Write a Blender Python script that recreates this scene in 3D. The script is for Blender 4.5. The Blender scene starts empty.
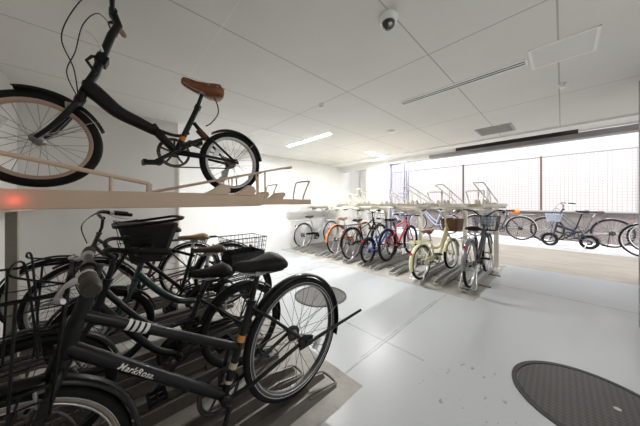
import bpy, math, random
from mathutils import Vector, Matrix
random.seed(7)
PI = math.pi
sc = bpy.context.scene
COL = sc.collection

# ------------------------------------------------------------------ helpers
def V(p):
    return Vector((p[0], 0.0, p[1])) if len(p) == 2 else Vector(p)

class MB:
    """collects shapes, then links them as one mesh object"""
    def __init__(self):
        self.v = []; self.f = []; self.s = []
    def add(self, vs, fs, smooth=True):
        b = len(self.v)
        self.v.extend([tuple(x) for x in vs])
        for f in fs:
            self.f.append(tuple(b + i for i in f)); self.s.append(smooth)
    def box(self, c, size, rot=None, smooth=False):
        c = V(c); hx, hy, hz = size[0]/2, size[1]/2, size[2]/2
        vs = [Vector((x, y, z)) for x in (-hx, hx) for y in (-hy, hy) for z in (-hz, hz)]
        if rot is not None: vs = [rot @ v for v in vs]
        vs = [v + c for v in vs]
        self.add(vs, [(0,1,3,2),(4,6,7,5),(0,4,5,1),(2,3,7,6),(0,2,6,4),(1,5,7,3)], smooth)
        return self
    def bbox(self, x0, x1, y0, y1, z0, z1):
        return self.box(((x0+x1)/2, (y0+y1)/2, (z0+z1)/2), (x1-x0, y1-y0, z1-z0))
    def tube(self, pts, r, n=8, closed=False, flat=1.0, up=None):
        """tube along points; r a number or list; flat squashes across 'up'"""
        P = [V(p) for p in pts]; m = len(P)
        rs = list(r) if isinstance(r, (list, tuple)) else [r]*m
        if len(rs) != m:
            k0 = len(rs)-1; src = rs; rs = []
            for i in range(m):
                u = k0*i/(m-1); a = min(int(u), k0-1); rs.append(src[a] + (src[a+1]-src[a])*(u-a))
        T = []
        for i in range(m):
            a = P[(i-1) % m] if (closed or i > 0) else P[i]
            b = P[(i+1) % m] if (closed or i < m-1) else P[i]
            d = b - a
            T.append(d.normalized() if d.length > 1e-9 else Vector((1,0,0)))
        ref = Vector(up) if up is not None else (Vector((0,1,0)) if abs(T[0].y) < .9 else Vector((0,0,1)))
        N = (ref - T[0]*ref.dot(T[0])).normalized()
        vs = []
        for i in range(m):
            N = (N - T[i]*N.dot(T[i]))
            N = N.normalized() if N.length > 1e-6 else T[i].orthogonal().normalized()
            B = T[i].cross(N)
            for k in range(n):
                a = 2*PI*k/n
                vs.append(P[i] + N*(math.cos(a)*rs[i]*flat) + B*(math.sin(a)*rs[i]))
        fs = []
        for i in range(m if closed else m-1):
            j = (i+1) % m
            for k in range(n):
                k2 = (k+1) % n
                fs.append((i*n+k, i*n+k2, j*n+k2, j*n+k))
        self.add(vs, fs, True)
        if not closed:
            self.add(vs[:n], [tuple(range(n))[::-1]], False)
            self.add(vs[-n:], [tuple(range(n))], False)
        return self
    def lathe(self, prof, c=(0,0,0), n=32, axis='y', closed=True, smooth=True):
        """revolve (radius, offset) profile about an axis through c"""
        c = V(c); m = len(prof); vs = []
        for i in range(n):
            a = 2*PI*i/n; ca, sa = math.cos(a), math.sin(a)
            for (r, o) in prof:
                if axis == 'y': vs.append(c + Vector((r*ca, o, r*sa)))
                elif axis == 'z': vs.append(c + Vector((r*ca, r*sa, o)))
                else: vs.append(c + Vector((o, r*ca, r*sa)))
        fs = []
        for i in range(n):
            j = (i+1) % n
            for k in range(m if closed else m-1):
                k2 = (k+1) % m
                fs.append((i*m+k, i*m+k2, j*m+k2, j*m+k))
        self.add(vs, fs, smooth)
        return self
    def disc(self, c, r, h, axis='y', n=24):
        return self.lathe([(0.0001,-h/2),(r,-h/2),(r,h/2),(0.0001,h/2)], c, n, axis, True, False)
    def loft(self, rings, smooth=True, caps=True):
        n = len(rings[0]); vs = [Vector(p) for r in rings for p in r]; fs = []
        for i in range(len(rings)-1):
            for k in range(n):
                k2 = (k+1) % n
                fs.append((i*n+k, i*n+k2, (i+1)*n+k2, (i+1)*n+k))
        self.add(vs, fs, smooth)
        if caps:
            self.add([Vector(p) for p in rings[0]], [tuple(range(n))[::-1]], smooth)
            self.add([Vector(p) for p in rings[-1]], [tuple(range(n))], smooth)
        return self
    def arc(self, c, R, a0, a1, prof, n=24):
        """sweep closed (dr, y) profile along an arc in the xz plane"""
        c = V(c); rings = []
        for i in range(n+1):
            a = math.radians(a0 + (a1-a0)*i/n)
            rings.append([c + Vector(((R+dr)*math.cos(a), y, (R+dr)*math.sin(a))) for dr, y in prof])
        return self.loft(rings)
    def prism(self, poly, y0, y1):
        """polygon in xz extruded in y"""
        n = len(poly)
        vs = [Vector((p[0], y0, p[1])) for p in poly] + [Vector((p[0], y1, p[1])) for p in poly]
        fs = [tuple(range(n)), tuple(range(n, 2*n))[::-1]] + [(i, (i+1) % n, n+(i+1) % n, n+i) for i in range(n)]
        self.add(vs, fs, False)
        return self

def obj(name, mb, m, parent=None, bevel=0.0):
    me = bpy.data.meshes.new(name)
    me.from_pydata([tuple(v) for v in mb.v], [], mb.f)
    me.polygons.foreach_set('use_smooth', mb.s)
    me.update()
    import bmesh
    bm = bmesh.new(); bm.from_mesh(me)
    bmesh.ops.recalc_face_normals(bm, faces=bm.faces)
    bm.to_mesh(me); bm.free()
    if m is not None: me.materials.append(m)
    o = bpy.data.objects.new(name, me); COL.objects.link(o)
    if parent is not None: o.parent = parent
    if bevel:
        b = o.modifiers.new('bevel', 'BEVEL'); b.width = bevel; b.segments = 2; b.limit_method = 'ANGLE'
    return o

def thing(name, label, cat, loc=(0,0,0), rz=0, group=None, tilt=0):
    o = bpy.data.objects.new(name, None); COL.objects.link(o)
    o.empty_display_size = .1
    o.location = loc; o.rotation_euler = (0, tilt, rz)
    o['label'] = label; o['category'] = cat
    if group: o['group'] = group
    return o
def tag(o, label, cat, group=None, kind=None):
    o['label'] = label; o['category'] = cat
    if group: o['group'] = group
    if kind: o['kind'] = kind
    return o
def struct(name, mb, m, bevel=0.0):
    o = obj(name, mb, m, None, bevel); o['kind'] = 'structure'; return o
def dup(root, loc, label=None, group=None, rz=None):
    r = root.copy(); COL.objects.link(r); r.location = loc
    if rz is not None: r.rotation_euler = (0, 0, rz)
    if label: r['label'] = label
    if group: r['group'] = group
    for ch in list(root.children):
        c = ch.copy(); COL.objects.link(c); c.parent = r
        for g in list(ch.children):
            d = g.copy(); COL.objects.link(d); d.parent = c
    return r
def smooth_path(pts, k=6):
    P = [V(p) for p in pts]; out = []
    for i in range(len(P)-1):
        p0 = P[max(i-1,0)]; p1 = P[i]; p2 = P[i+1]; p3 = P[min(i+2,len(P)-1)]
        for j in range(k):
            t = j/k
            out.append(.5*((2*p1)+(p2-p0)*t+(2*p0-5*p1+4*p2-p3)*t*t+(3*p1-p0-3*p2+p3)*t**3))
    out.append(P[-1]); return out

# ------------------------------------------------------------------ materials
MATS = {}
def mat(name, col, rough=.5, metal=0.0, var=.08, scale=30.0, coat=0.0, spec=.5, emit=0.0, emit_col=None, bump=0.0, alpha=None, trans=0.0):
    if name in MATS: return MATS[name]
    m = bpy.data.materials.new(name); m.use_nodes = True
    nt = m.node_tree; b = nt.nodes['Principled BSDF']
    b.inputs['Roughness'].default_value = rough; b.inputs['Metallic'].default_value = metal
    b.inputs['Specular IOR Level'].default_value = spec
    if coat: b.inputs['Coat Weight'].default_value = coat
    if trans: b.inputs['Transmission Weight'].default_value = trans
    tc = nt.nodes.new('ShaderNodeTexCoord'); no = nt.nodes.new('ShaderNodeTexNoise')
    no.inputs['Scale'].default_value = scale; no.inputs['Detail'].default_value = 3
    nt.links.new(tc.outputs['Object'], no.inputs['Vector'])
    rp = nt.nodes.new('ShaderNodeValToRGB')
    lo = [max(0, c*(1-var)) for c in col]; hi = [min(1, c*(1+var)) for c in col]
    rp.color_ramp.elements[0].position = .3; rp.color_ramp.elements[1].position = .7
    rp.color_ramp.elements[0].color = (*lo, 1); rp.color_ramp.elements[1].color = (*hi, 1)
    nt.links.new(no.outputs['Fac'], rp.inputs['Fac']); nt.links.new(rp.outputs['Color'], b.inputs['Base Color'])
    if bump:
        bp = nt.nodes.new('ShaderNodeBump'); bp.inputs['Strength'].default_value = bump; bp.inputs['Distance'].default_value = .002
        nt.links.new(no.outputs['Fac'], bp.inputs['Height']); nt.links.new(bp.outputs['Normal'], b.inputs['Normal'])
    if emit:
        b.inputs['Emission Strength'].default_value = emit
        b.inputs['Emission Color'].default_value = (*(emit_col or col), 1)
    MATS[name] = m; return m

BLACK = mat('black_paint', (.0045,.0045,.0055), .30, 0, .1, 40, spec=.3, coat=.08)
MBLACK = mat('matte_black', (.0055,.005,.005), .55, 0, .15, 60, spec=.3)
RUB = mat('tyre_rubber', (.009,.009,.009), .75, 0, .2, 120, bump=.3, spec=.25)
GUM = mat('grey_rubber', (.05,.05,.05), .8)
ALU = mat('brushed_aluminium', (.62,.62,.63), .32, .9, .08, 80)
CHROME = mat('chrome', (.75,.75,.76), .15, 1.0, .04, 60)
STEEL = mat('dull_steel', (.35,.35,.35), .45, .8, .12, 50)
SPOKE = mat('spoke_steel', (.5,.5,.5), .35, .8, .05, 50)
DSPOKE = mat('dark_spoke', (.05,.05,.05), .4, .5, .05, 50)
DRIVE = mat('drivetrain_steel', (.06,.055,.05), .4, .7, .3, 90)
BROWN = mat('brown_leather', (.20,.065,.022), .42, 0, .2, 45, bump=.2)
TAN = mat('tan_leather', (.30,.20,.10), .45, 0, .2, 45)
DBROWN = mat('dark_brown_leather', (.06,.03,.018), .4, 0, .2, 45)
ORANGE = mat('orange_reflector', (.60,.16,.015), .25, 0, .1, 60)
REDREF = mat('red_reflector', (.6,.02,.02), .2, 0, .1, 80)
CLEAR = mat('clear_reflector', (.75,.78,.8), .15, .2)
COPPER = mat('rose_gold_rim', (.52,.37,.30), .4, .3, .06, 40)
DRIM = mat('dark_rim', (.10,.10,.10), .35, .6, .1, 40)
WHITEP = mat('white_paint', (.78,.78,.76), .35, 0, .04, 40)
RUST = mat('rusty_spring', (.10,.045,.02), .6, .3, .4, 80)

# ------------------------------------------------------------------ bicycle
def ring_tyre(c, R, w, n):
    t = w/2
    prof = [(R-t + t*math.cos(a), t*math.sin(a)) for a in [2*PI*k/10 for k in range(10)]]
    return MB().lathe(prof, c, n)
def wheel(name, root, c, R, w, n, ns, mats, disc=0):
    t = w
    Rr = R - w*.82
    rim = MB().lathe([(Rr, -w*.36), (Rr+.006, -w*.40), (Rr+.006, w*.40), (Rr, w*.36), (Rr-.016, w*.26), (Rr-.018, 0), (Rr-.016, -w*.26)], c, n)
    wo = obj(name, rim, mats['rim'], root)
    obj('tyre', ring_tyre(c, R, w, n), mats.get('tyre', RUB), wo)
    sp = MB(); c = V(c)
    for i in range(ns):
        side = 1 if i % 2 else -1
        a = 2*PI*i/ns; b = a + (.9 if (i//2) % 2 else -.9)
        p0 = c + Vector((.022*math.cos(b), side*.030, .022*math.sin(b)))
        p1 = c + Vector(((Rr-.014)*math.cos(a), side*.004, (Rr-.014)*math.sin(a)))
        sp.tube([p0, p1], mats.get('spoke_r', .0013), 4)
    obj('spokes', sp, mats.get('spoke', SPOKE), wo)
    hb = MB().lathe([(.0001,-.05),(.008,-.05),(.008,-.036),(.024,-.034),(.024,-.028),(.014,-.02),(.014,.02),(.024,.028),(.024,.034),(.008,.036),(.008,.05),(.0001,.05)], c, 14)
    obj('hub', hb, mats.get('hub', STEEL), wo)
    if mats.get('edge'):
        eb = MB()
        for sy in (-1, 1):
            for q in (Rr+.004, Rr-.012): eb.lathe([(q-.0022, sy*w*.40-.001),(q+.0022, sy*w*.41-.001),(q+.0022, sy*w*.41+.0015),(q-.0022, sy*w*.40+.0015)], c, n)
        obj('rim_edge', eb, mats['edge'], wo)['label'] = 'bright rim edge lines'
    if mats.get('wref'):
        rr = MB()
        for a in mats['wref']:
            a = math.radians(a)
            rr.box(c + Vector((Rr*.66*math.cos(a), 0, Rr*.66*math.sin(a))), (.065, .02, .03), Matrix.Rotation(-a+PI/2, 3, 'Y'))
        obj('reflector', rr, CLEAR, wo)
    return wo
def fender_prof(w, d=.018, t=.0025):
    out = [(0 + d*(math.cos(x)-1)*1.0, (w/2)*math.sin(x)/math.sin(1.25)) for x in [-1.25,-.8,-.4,0,.4,.8,1.25]]
    return out + [(r-t, y*.94) for r, y in reversed(out)]
def saddle_mb(x, z, L=.27, W=.17, th=.055, wide=True):
    """nose forward (+x)"""
    mb = MB(); rings = []
    st = [(-.50,.62,.55,-.2),(-.47,.86,.8,-.1),(-.38,1,1,.06),(-.25,.98,1,.02),(-.05,.66,.85,-.06),(.15,.36,.72,-.08),(.35,.25,.66,-.02),(.46,.2,.5,.0),(.5,.10,.3,-.08)]
    for (u, w, h, dz) in st:
        r = []
        for k in range(14):
            a = 2*PI*k/14
            yy = math.copysign(abs(math.cos(a))**.8, math.cos(a))*W/2*w
            zz = (math.sin(a)*.35 if math.sin(a) > 0 else math.sin(a)*.75)*th*h
            zz -= .018*(abs(yy)/(W/2))**2
            r.append(Vector((x + u*L, yy, z + zz + dz*th)))
        rings.append(r)
    mb.loft(rings)
    return mb
def basket_mb(cx, z0, z1, lx, ly, flare=.82, nx=6, nz=5, r=.0018, bottom=True, seg=4):
    mb = MB(); ny = max(3, int(nx*ly/lx))
    def rect(z):
        t = (z-z0)/(z1-z0); k = flare + (1-flare)*t
        return lx/2*k, ly/2*k
    for i in range(nz+1):
        z = z0 + (z1-z0)*i/nz; a, b = rect(z)
        mb.tube([(cx-a,-b,z),(cx+a,-b,z),(cx+a,b,z),(cx-a,b,z)], r, seg, closed=True)
    a0, b0 = rect(z0); a1, b1 = rect(z1)
    for i in range(nx+1):
        t = -1 + 2*i/nx
        for s in (-1, 1): mb.tube([(cx+a0*t, s*b0, z0), (cx+a1*t, s*b1, z1)], r, seg)
        if bottom: mb.tube([(cx+a0*t, -b0, z0), (cx+a0*t, b0, z0)], r, seg)
    for i in range(ny+1):
        t = -1 + 2*i/ny
        for s in (-1, 1): mb.tube([(cx+s*a0, b0*t, z0), (cx+s*a1, b1*t, z1)], r, seg)
        if bottom: mb.tube([(cx-a0, b0*t, z0), (cx+a0, b0*t, z0)], r, seg)
    rim = MB().tube([(cx-a1,-b1,z1),(cx+a1,-b1,z1),(cx+a1,b1,z1),(cx-a1,b1,z1)], r*2.4, 6, closed=True)
    return mb, rim
def tub_mb(cx, z0, z1, lx, ly, flare=.75, t=.004):
    """open thin-walled tapered tub"""
    mb = MB()
    def rect(z, k, ins):
        a, b, c = lx/2*k-ins, ly/2*k-ins, .03
        P = [(-a+c,-b),(a-c,-b),(a,-b+c),(a,b-c),(a-c,b),(-a+c,b),(-a,b-c),(-a,-b+c)]
        return [Vector((cx+p[0], p[1], z)) for p in P]
    mb.loft([rect(z0, flare, 0), rect(z1, 1, 0), rect(z1, 1, t), rect(z0+t, flare, t)], smooth=False)
    return mb

BARS = {
 'city': [(0,0,0),(.01,.05,.005),(.035,.13,.05),(.01,.22,.065),(-.07,.265,.055),(-.20,.285,.035)],
 'cruiser': [(0,0,0),(.02,.06,.01),(.05,.15,.08),(.0,.25,.10),(-.10,.29,.09),(-.22,.30,.07)],
 'flat': [(0,0,0),(0,.10,.004),(-.01,.20,.012),(-.035,.29,.014)],
 'straight': [(0,0,0),(0,.10,.003),(0,.20,.008),(-.004,.29,.008)],
 'rise': [(0,0,0),(.005,.06,.01),(.0,.13,.045),(-.02,.20,.055),(-.06,.29,.055)],
}
def bike(label, loc, rz, p, group=None, tilt=0, hi=False):
    root = thing('bicycle', label, 'bicycle', loc, rz, group, tilt)
    n = 56 if hi else 32; tn = 10 if hi else 7; ns = p.get('ns', 32 if hi else 24)
    R = p['R']; Rf = p.get('Rf', R); w = p.get('w', .036); wb = p['wb']
    bb = p['bb']; st = p['st']; sd = p['sd']; ht = p['ht']; hb = p['hb']; hbar = p['hbar']
    FM = p['mat']; AM = p.get('amat', BLACK if FM is BLACK else ALU)   # accessory material
    rc = (0, 0, R); fc = (wb, 0, Rf); tr = p.get('tr', .016)
    # frame
    fr = MB()
    for pts, r in p['tubes']:
        q = smooth_path(pts, 7) if 2 < len(pts) < 7 else [V(a) for a in pts]
        if isinstance(r, (list, tuple)) and len(r) == 2:
            r = [r[0] + (r[1]-r[0])*i/(len(q)-1) for i in range(len(q))]
        fr.tube(q, r, tn)
    hd = (V(ht)-V(hb)).normalized()
    fr.tube([V(hb), V(ht)], .019, tn)                                  # head tube
    fr.tube([V(hb)-hd*.004, V(hb)+hd*.016], .023, tn); fr.tube([V(ht)-hd*.016, V(ht)+hd*.004], .023, tn)
    fr.tube([V(bb), V(st)], tr, tn)                                    # seat tube
    fr.tube([V(st)-(V(st)-V(bb)).normalized()*.03, V(st)], tr*1.25, tn)
    fr.lathe([(.0001,-.036),(.022,-.036),(.022,.036),(.0001,.036)], V(bb), 14)
    stz = p.get('ss', (st[0]+ (bb[0]-st[0])*.08, st[1]-(st[1]-bb[1])*.08))
    for s in (-1, 1):
        fr.tube([(bb[0]-.02, s*.022, bb[1]), (bb[0]-.12, s*.042, bb[1]+.2*(R-bb[1])), (0, s*.062, R)], .0095, tn)   # chain stay
        if p.get('seatstay', True):
            fr.tube([(stz[0], s*.018, stz[1]), (stz[0]*.75, s*.04, R+(stz[1]-R)*.78), (0, s*.062, R)], .008, tn)
        fr.prism([(-.03,R-.012),(.03,R-.014),(.02,R+.02),(-.012,R+.022)], s*.062-.003, s*.062+.003)
    f = obj('frame', fr, FM, root)
    for (a, b_, u0, u1, cnt, m) in p.get('bands', []):
        A, B = V(a), V(b_); bd = MB()
        for i in range(cnt):
            q0 = u0+(u1-u0)*(i+.15)/cnt; q1 = u0+(u1-u0)*(i+.72)/cnt
            bd.tube([A.lerp(B,q0), A.lerp(B,q1)], p['bandr'], 12)
        bo = obj('bands', bd, m, f); bo['label'] = 'white painted bands'
    # fork
    fk = MB()
    fork_m = p.get('forkmat', FM)
    crown = V(hb) - hd*.02
    fk.tube([V(hb), crown - hd*.012], .021, tn)
    for s in (-1, 1):
        mid = crown.lerp(V(fc), .6) + Vector((-.012, 0, .0))
        fk.tube(smooth_path([crown + Vector((0, 0, 0)), crown - hd*.012 + Vector((0, s*.040, 0)), mid + Vector((0, s*.052, 0)), V(fc) + Vector((0, s*.054, 0))], 5), [.013]*10+[.0125-.0009*i for i in range(6)], tn)
    obj('fork', fk, fork_m, root)
    # wheels
    wm = dict(rim=p.get('rim', ALU), spoke=p.get('spoke', SPOKE), wref=p.get('wref', [40] if hi else None), spoke_r=p.get('spoke_r', .0013 if hi else .0016))
    wm['tyre'] = p.get('tyre', RUB); wm['edge'] = p.get('edge')
    wheel('front_wheel', root, fc, Rf, w, n, ns, wm)
    wm['rim'] = p.get('rrim', wm['rim'])
    rw = wheel('rear_wheel', root, rc, R, w, n, ns, wm)
    cs = MB()
    if p.get('gears', True):
        for i in range(6): cs.lathe([(.016,0),(.024+.0035*i,0),(.024+.0035*i,.002),(.016,.002)], (0, -.05+.0042*i, R), 20, smooth=False)
    else:
        cs.lathe([(.012,0),(.036,0),(.036,.003),(.012,.003)], (0,-.044,R), 20, smooth=False)
        cs.lathe([(.008,-.04),(.012,-.04),(.012,.03),(.052,.03),(.056,.05),(.05,.056),(.008,.056)], (0,0,R), 20)
    obj('sprocket', cs, DRIVE, rw)
    # crankset
    cr = p.get('cr', .09); rs = MB()
    rs.lathe([(cr-.016,-.046),(cr,-.046),(cr,-.042),(cr-.016,-.042)], V(bb), 36, smooth=False)
    for k in range(5):
        a = 2*PI*k/5 + .3
        rs.tube([V(bb)+Vector((.012*math.cos(a),-.044,.012*math.sin(a))), V(bb)+Vector(((cr-.012)*math.cos(a),-.044,(cr-.012)*math.sin(a)))], .007, 6, flat=.35)
    rs.lathe([(.0001,-.05),(.03,-.05),(.03,-.04),(.0001,-.04)], V(bb), 16, smooth=False)
    ck = obj('crankset', rs, p.get('crankm', DRIVE), root)
    ca = math.radians(p.get('crank', -35)); cl = p.get('cl', .165)
    for s in (-1, 1):
        a = ca if s > 0 else ca + PI
        e = V(bb) + Vector((cl*math.cos(a), s*.075, cl*math.sin(a)))
        arm = MB().tube([V(bb)+Vector((0, s*.058, 0)), e], [.013, .010], 8, flat=.6)
        obj('crank_arm', arm, p.get('crankm', BLACK), ck)
        pd = MB(); pc = e + Vector((0, s*.055, 0))
        pr = Matrix.Rotation(p.get('pedrot', .1), 3, 'Y')
        for dx in (-.036, .036): pd.box(pc + pr @ Vector((dx,0,0)), (.016,.09,.026), pr)
        for dy in (-.042, 0, .042): pd.box(pc + Vector((0,dy,0)), (.08,.008,.018), pr)
        pd.tube([e, pc + Vector((0, s*.045, 0))], .007, 8)
        obj('pedal', pd, MBLACK, ck)
    # chain
    ch = MB(); sr = .036; a0 = V(bb)+Vector((0,-.044,0)); b0 = V(rc)+Vector((0,-.044,0))
    loop = [a0+Vector((cr*math.cos(t), 0, cr*math.sin(t))) for t in [-PI/2+PI*i/12 for i in range(13)]] + [b0+Vector((sr*math.cos(t), 0, sr*math.sin(t))) for t in [PI/2+PI*i/8 for i in range(9)]]
    ch.tube(loop, .0048, 6, closed=True, flat=.6)
    obj('chain', ch, DRIVE, root)
    if p.get('guard'):
        g = MB(); x0, z0 = bb
        poly = [(x0+(cr+.015)*math.cos(t), z0+(cr+.015)*math.sin(t)) for t in [-.6+i*.2 for i in range(12)]] + [(.06,R+.062),(.02,R+.045),(.03,R+.012),(x0-.06, z0+.045)]
        g.prism(poly, -.062, -.052)
        obj('chain_guard', g, p['guard'], root, .003)
    # seat post and saddle
    sp = MB().tube([V(st)-(V(st)-V(bb)).normalized()*.05, V((sd[0]+.0, sd[1]-.05))], .0125, tn)
    obj('seat_post', sp, p.get('postm', ALU), root)
    so = obj('saddle', saddle_mb(sd[0], sd[1], p.get('sL', .27), p.get('sW', .18), p.get('sT', .055)), p.get('saddle', MBLACK), root)
    rl = MB()
    for s in (-1, 1):
        rl.tube(smooth_path([(sd[0]+.12, s*.012, sd[1]-.022), (sd[0]+.05, s*.02, sd[1]-.05), (sd[0]-.04, s*.03, sd[1]-.05), (sd[0]-.11, s*.04, sd[1]-.02)], 4), .0035, 6)
        if p.get('springs'):
            hx = [(sd[0]-.09+.014*math.cos(t*2.2), s*.045+.014*math.sin(t*2.2), sd[1]-.068+.0022*t) for t in range(18)]
            rl.tube(hx, .003, 5)
    rl.box((sd[0], 0, sd[1]-.05), (.05,.05,.025))
    obj('saddle_rails', rl, STEEL, so)
    if p.get('rivets'):
        brass = mat('brass', (.5,.3,.12), .3, .9)
        for k in range(-2, 3): obj('rivet', MB().disc((sd[0]-.125, k*.03, sd[1]+.012-abs(k)*.006), .006, .006, 'x', 10), brass, so)
        for s in (-1, 1):
            for q in ((-.07,.077,-.01,.01),(-.02,.066,-.008,.014)): obj('rivet', MB().disc((sd[0]+q[0], s*q[1], sd[1]+q[2]), .006, q[3], 'y', 10), brass, so)
    # stem, handlebar
    up = V(hbar)
    stm = MB().tube(p.get('stempts') and [V(q) for q in p['stempts']] or [V(ht), V(ht)+hd*.05, up-Vector((.0,0,.0))], p.get('stemr', .013), tn)
    stm.tube([up+Vector((0,-.022,0)), up+Vector((0,.022,0))], .019, tn)
    obj('stem', stm, p.get('stemm', AM), root)
    half = [Vector(q) for q in BARS[p.get('bar', 'city')]]
    if 'barw' in p: half = [Vector((q.x, q.y*p['barw'], q.z)) for q in half]
    L = smooth_path(half, 5)
    full = [up + Vector((q.x, -q.y, q.z)) for q in reversed(L)] + [up + q for q in L[1:]]
    ba = obj('handlebar', MB().tube(full, .0112, tn), p.get('barm', AM), root)
    for s in (-1, 1):
        e1 = half[-1]; e0 = half[-1].lerp(half[-2], .9 if p.get('bar','city') not in ('flat','straight') else 1.2)
        g0 = up + Vector((e0.x, s*e0.y, e0.z)); g1 = up + Vector((e1.x, s*e1.y, e1.z))
        d = (g1-g0).normalized()
        g1 = g1 + d*.006
        gp = MB().tube([g0, g0+d*.01, g0.lerp(g1,.5), g1-d*.012, g1], [q*p.get('gripk',1) for q in (.017,.0155,.0168,.0165,.012)], tn)
        obj('grip', gp, p.get('grip', MBLACK), ba)
        lv = MB(); q0 = g0 - d*.02
        fw = Vector((1,0,0)) if p.get('bar') in ('flat','rise','straight') else Vector((0,0,0))
        side = Vector((0.0, s*.012, -.035)) if p.get('bar') not in ('flat','rise','straight') else Vector((.045,0,-.015))
        lv.tube(smooth_path([q0, q0+side*.7, q0+side+d*.05, q0+side*1.1+d*.10, q0+side*.9+d*.125], 4), [.009]*4+[.0065]*13, 7, flat=.7)
        lv.tube([q0-d*.014, q0+d*.014], .017, tn)
        obj('brake_lever', lv, p.get('leverm', ALU if not hi else BLACK), ba)
        # cable
        cb = MB()
        c0 = q0+side*.7
        cpath = p.get('cable', lambda c0, s: [c0, c0+Vector((.09, -s*.04, .03)), (ht[0]+.12, s*.05, ht[1]+.08), (hb[0]+.04, s*.02, hb[1]+.04)])(c0, s)
        cb.tube(smooth_path(cpath, 7), .0026 if hi else .003, 6)
        obj('brake_cable', cb, MBLACK, ba)
    if p.get('bell', False):
        bl = MB().lathe([(.0001,.03),(.012,.029),(.022,.02),(.026,.006),(.026,0),(.0001,0)], up+Vector((.02,.10,.045)), 14, 'z', False)
        obj('bell', bl, CHROME, ba)
    # fenders
    if p.get('fender', True):
        fm = p.get('fendm', AM)
        a0, a1 = p.get('ff', (20, 165))
        ft = MB().arc(fc, Rf+.022, a0, a1, fender_prof(w+.018), 26)
        fo = obj('front_fender', ft, fm, root)
        sy = MB()
        for s in (-1, 1): 
            aa = math.radians(a1-12); sy.tube([(wb, s*.05, Rf), (wb+(Rf+.018)*math.cos(aa), s*.026, Rf+(Rf+.018)*math.sin(aa))], .0025, 5)
        obj('fender_stay', sy, p.get('staym', fm), fo)
        a0, a1 = p.get('rf', (15, 185))
        ft = MB().arc(rc, R+.022, a0, a1, fender_prof(w+.018), 26)
        fo = obj('rear_fender', ft, fm, root)
        sy = MB()
        for s in (-1, 1):
            for da in p.get('rstay', (35,)):
                aa = math.radians(a1-da); sy.tube([(0, s*.066, R), ((R+.018)*math.cos(aa), s*.028, R+(R+.018)*math.sin(aa))], .0025, 5)
        obj('fender_stay', sy, p.get('staym', fm), fo)
        if p.get('rearref', True):
            aa = math.radians(a1-p.get('refa', 50))
            rr = MB().disc(((R+.045)*math.cos(aa), 0, R+(R+.045)*math.sin(aa)), .020, .018, 'x', 16)
            obj('rear_reflector', rr, REDREF, root)
    # brakes
    bk = MB(); cz = V(hb)-hd*.03
    bk.box(cz+Vector((.03,0,-.01)), (.02,.05,.025)); 
    for s in (-1, 1): bk.tube([cz+Vector((.035,0,.0)), cz+Vector((.035,s*.04,-.01)), cz+Vector((.032,s*.03,-.055))], .005, 6)
    obj('front_brake', bk, STEEL, root)
    # carrier
    if p.get('carrier'):
        z = R*2+.055; x0, x1 = -.30, st[0]-.04
        rk = MB().tube(smooth_path([(x1,-.05,z),(x0+.03,-.065,z),(x0,-.05,z),(x0,.05,z),(x0+.03,.065,z),(x1,.05,z)], 4), .0055, 6)
        for y in (-.022,.022): rk.tube([(x0,y,z),(x1,y,z)], .004, 6)
        for x in (x0+.1, x0+.24): rk.tube([(x,-.06,z),(x,.06,z)], .004, 6)
        for s in (-1,1):
            rk.tube([(0,s*.07,R),(x0+.12,s*.062,z)], .005, 6); rk.tube([(0,s*.07,R),(x0+.2,s*.062,z)], .004, 6)
        obj('rear_carrier', rk, p.get('carrierm', AM), root)
    if p.get('stand') == 'up':
        ks = MB().tube([(.0,.075,R-.0),(-.04,.085,R-.005),p.get('standend', (-.42,.10,R+.03))], [.013,.010,.008], 8)
        ks.prism([(-.05,R-.03),(.04,R-.03),(.045,R+.02),(.0,R+.035),(-.05,R+.015)], .066, .078)
        obj('kickstand', ks, BLACK, root)
    elif p.get('stand') == 'side':
        ks = MB().tube([(.04,.07,R-.02),(.08,.15,.012)], .008, 8); ks.prism([(-.02,R-.025),(.06,R-.025),(.05,R+.02),(-.01,R+.02)], .066, .076)
        obj('kickstand', ks, p.get('standm', ALU), root)
    elif p.get('stand') == 'double':
        ks = MB()
        for s in (-1,1): ks.tube([(.01,s*.075,R-.01),(-.10,s*.10,.06),(-.16,s*.10,.03)], .009, 8)
        ks.tube([(-.16,-.10,.03),(-.16,.10,.03)], .009, 8)
        obj('kickstand', ks, p.get('standm', ALU), root)
    if p.get('basket'):
        k = p['basket']; typ = k.get('type', 'wire')
        cx, z0, z1, lx, ly = k['x'], k['z0'], k['z1'], k['lx'], k['ly']
        if typ == 'tub':
            bo = obj('basket', tub_mb(cx, z0, z1, lx, ly, k.get('flare', .72)), k['m'], root)
        else:
            mb, rim = basket_mb(cx, z0, z1, lx, ly, k.get('flare', .8), k.get('nx', 8), k.get('nz', 6), k.get('r', .0018))
            bo = obj('basket', mb, k['m'], root); obj('basket_rim', rim, k.get('rm', k['m']), bo)
        sb = MB()
        for s in (-1,1): sb.tube([(wb, s*.06, Rf), (cx, s*.07, z0)], .004, 6)
        sb.tube([(cx,-.07,z0-.004),(cx,.07,z0-.004)], .004, 6); sb.tube([(ht[0]+.01,0,ht[1]), (cx-lx*.36, 0, z0+.0), (cx,0,z0-.004)], .007, 6)
        obj('basket_stay', sb, k.get('sm', AM), bo)
    if p.get('light'):
        lx_, lz_ = p['light']
        lp = MB().tube([(lx_-.04,0,lz_),(lx_-.03,0,lz_),(lx_+.02,0,lz_),(lx_+.025,0,lz_)], [.012,.024,.028,.024], 12)
        lo = obj('headlight', lp, p.get('lightm', MBLACK), root)
        obj('lens', MB().disc((lx_+.026,0,lz_), .023, .006, 'x', 14), CLEAR, lo)
    return root, f
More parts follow.
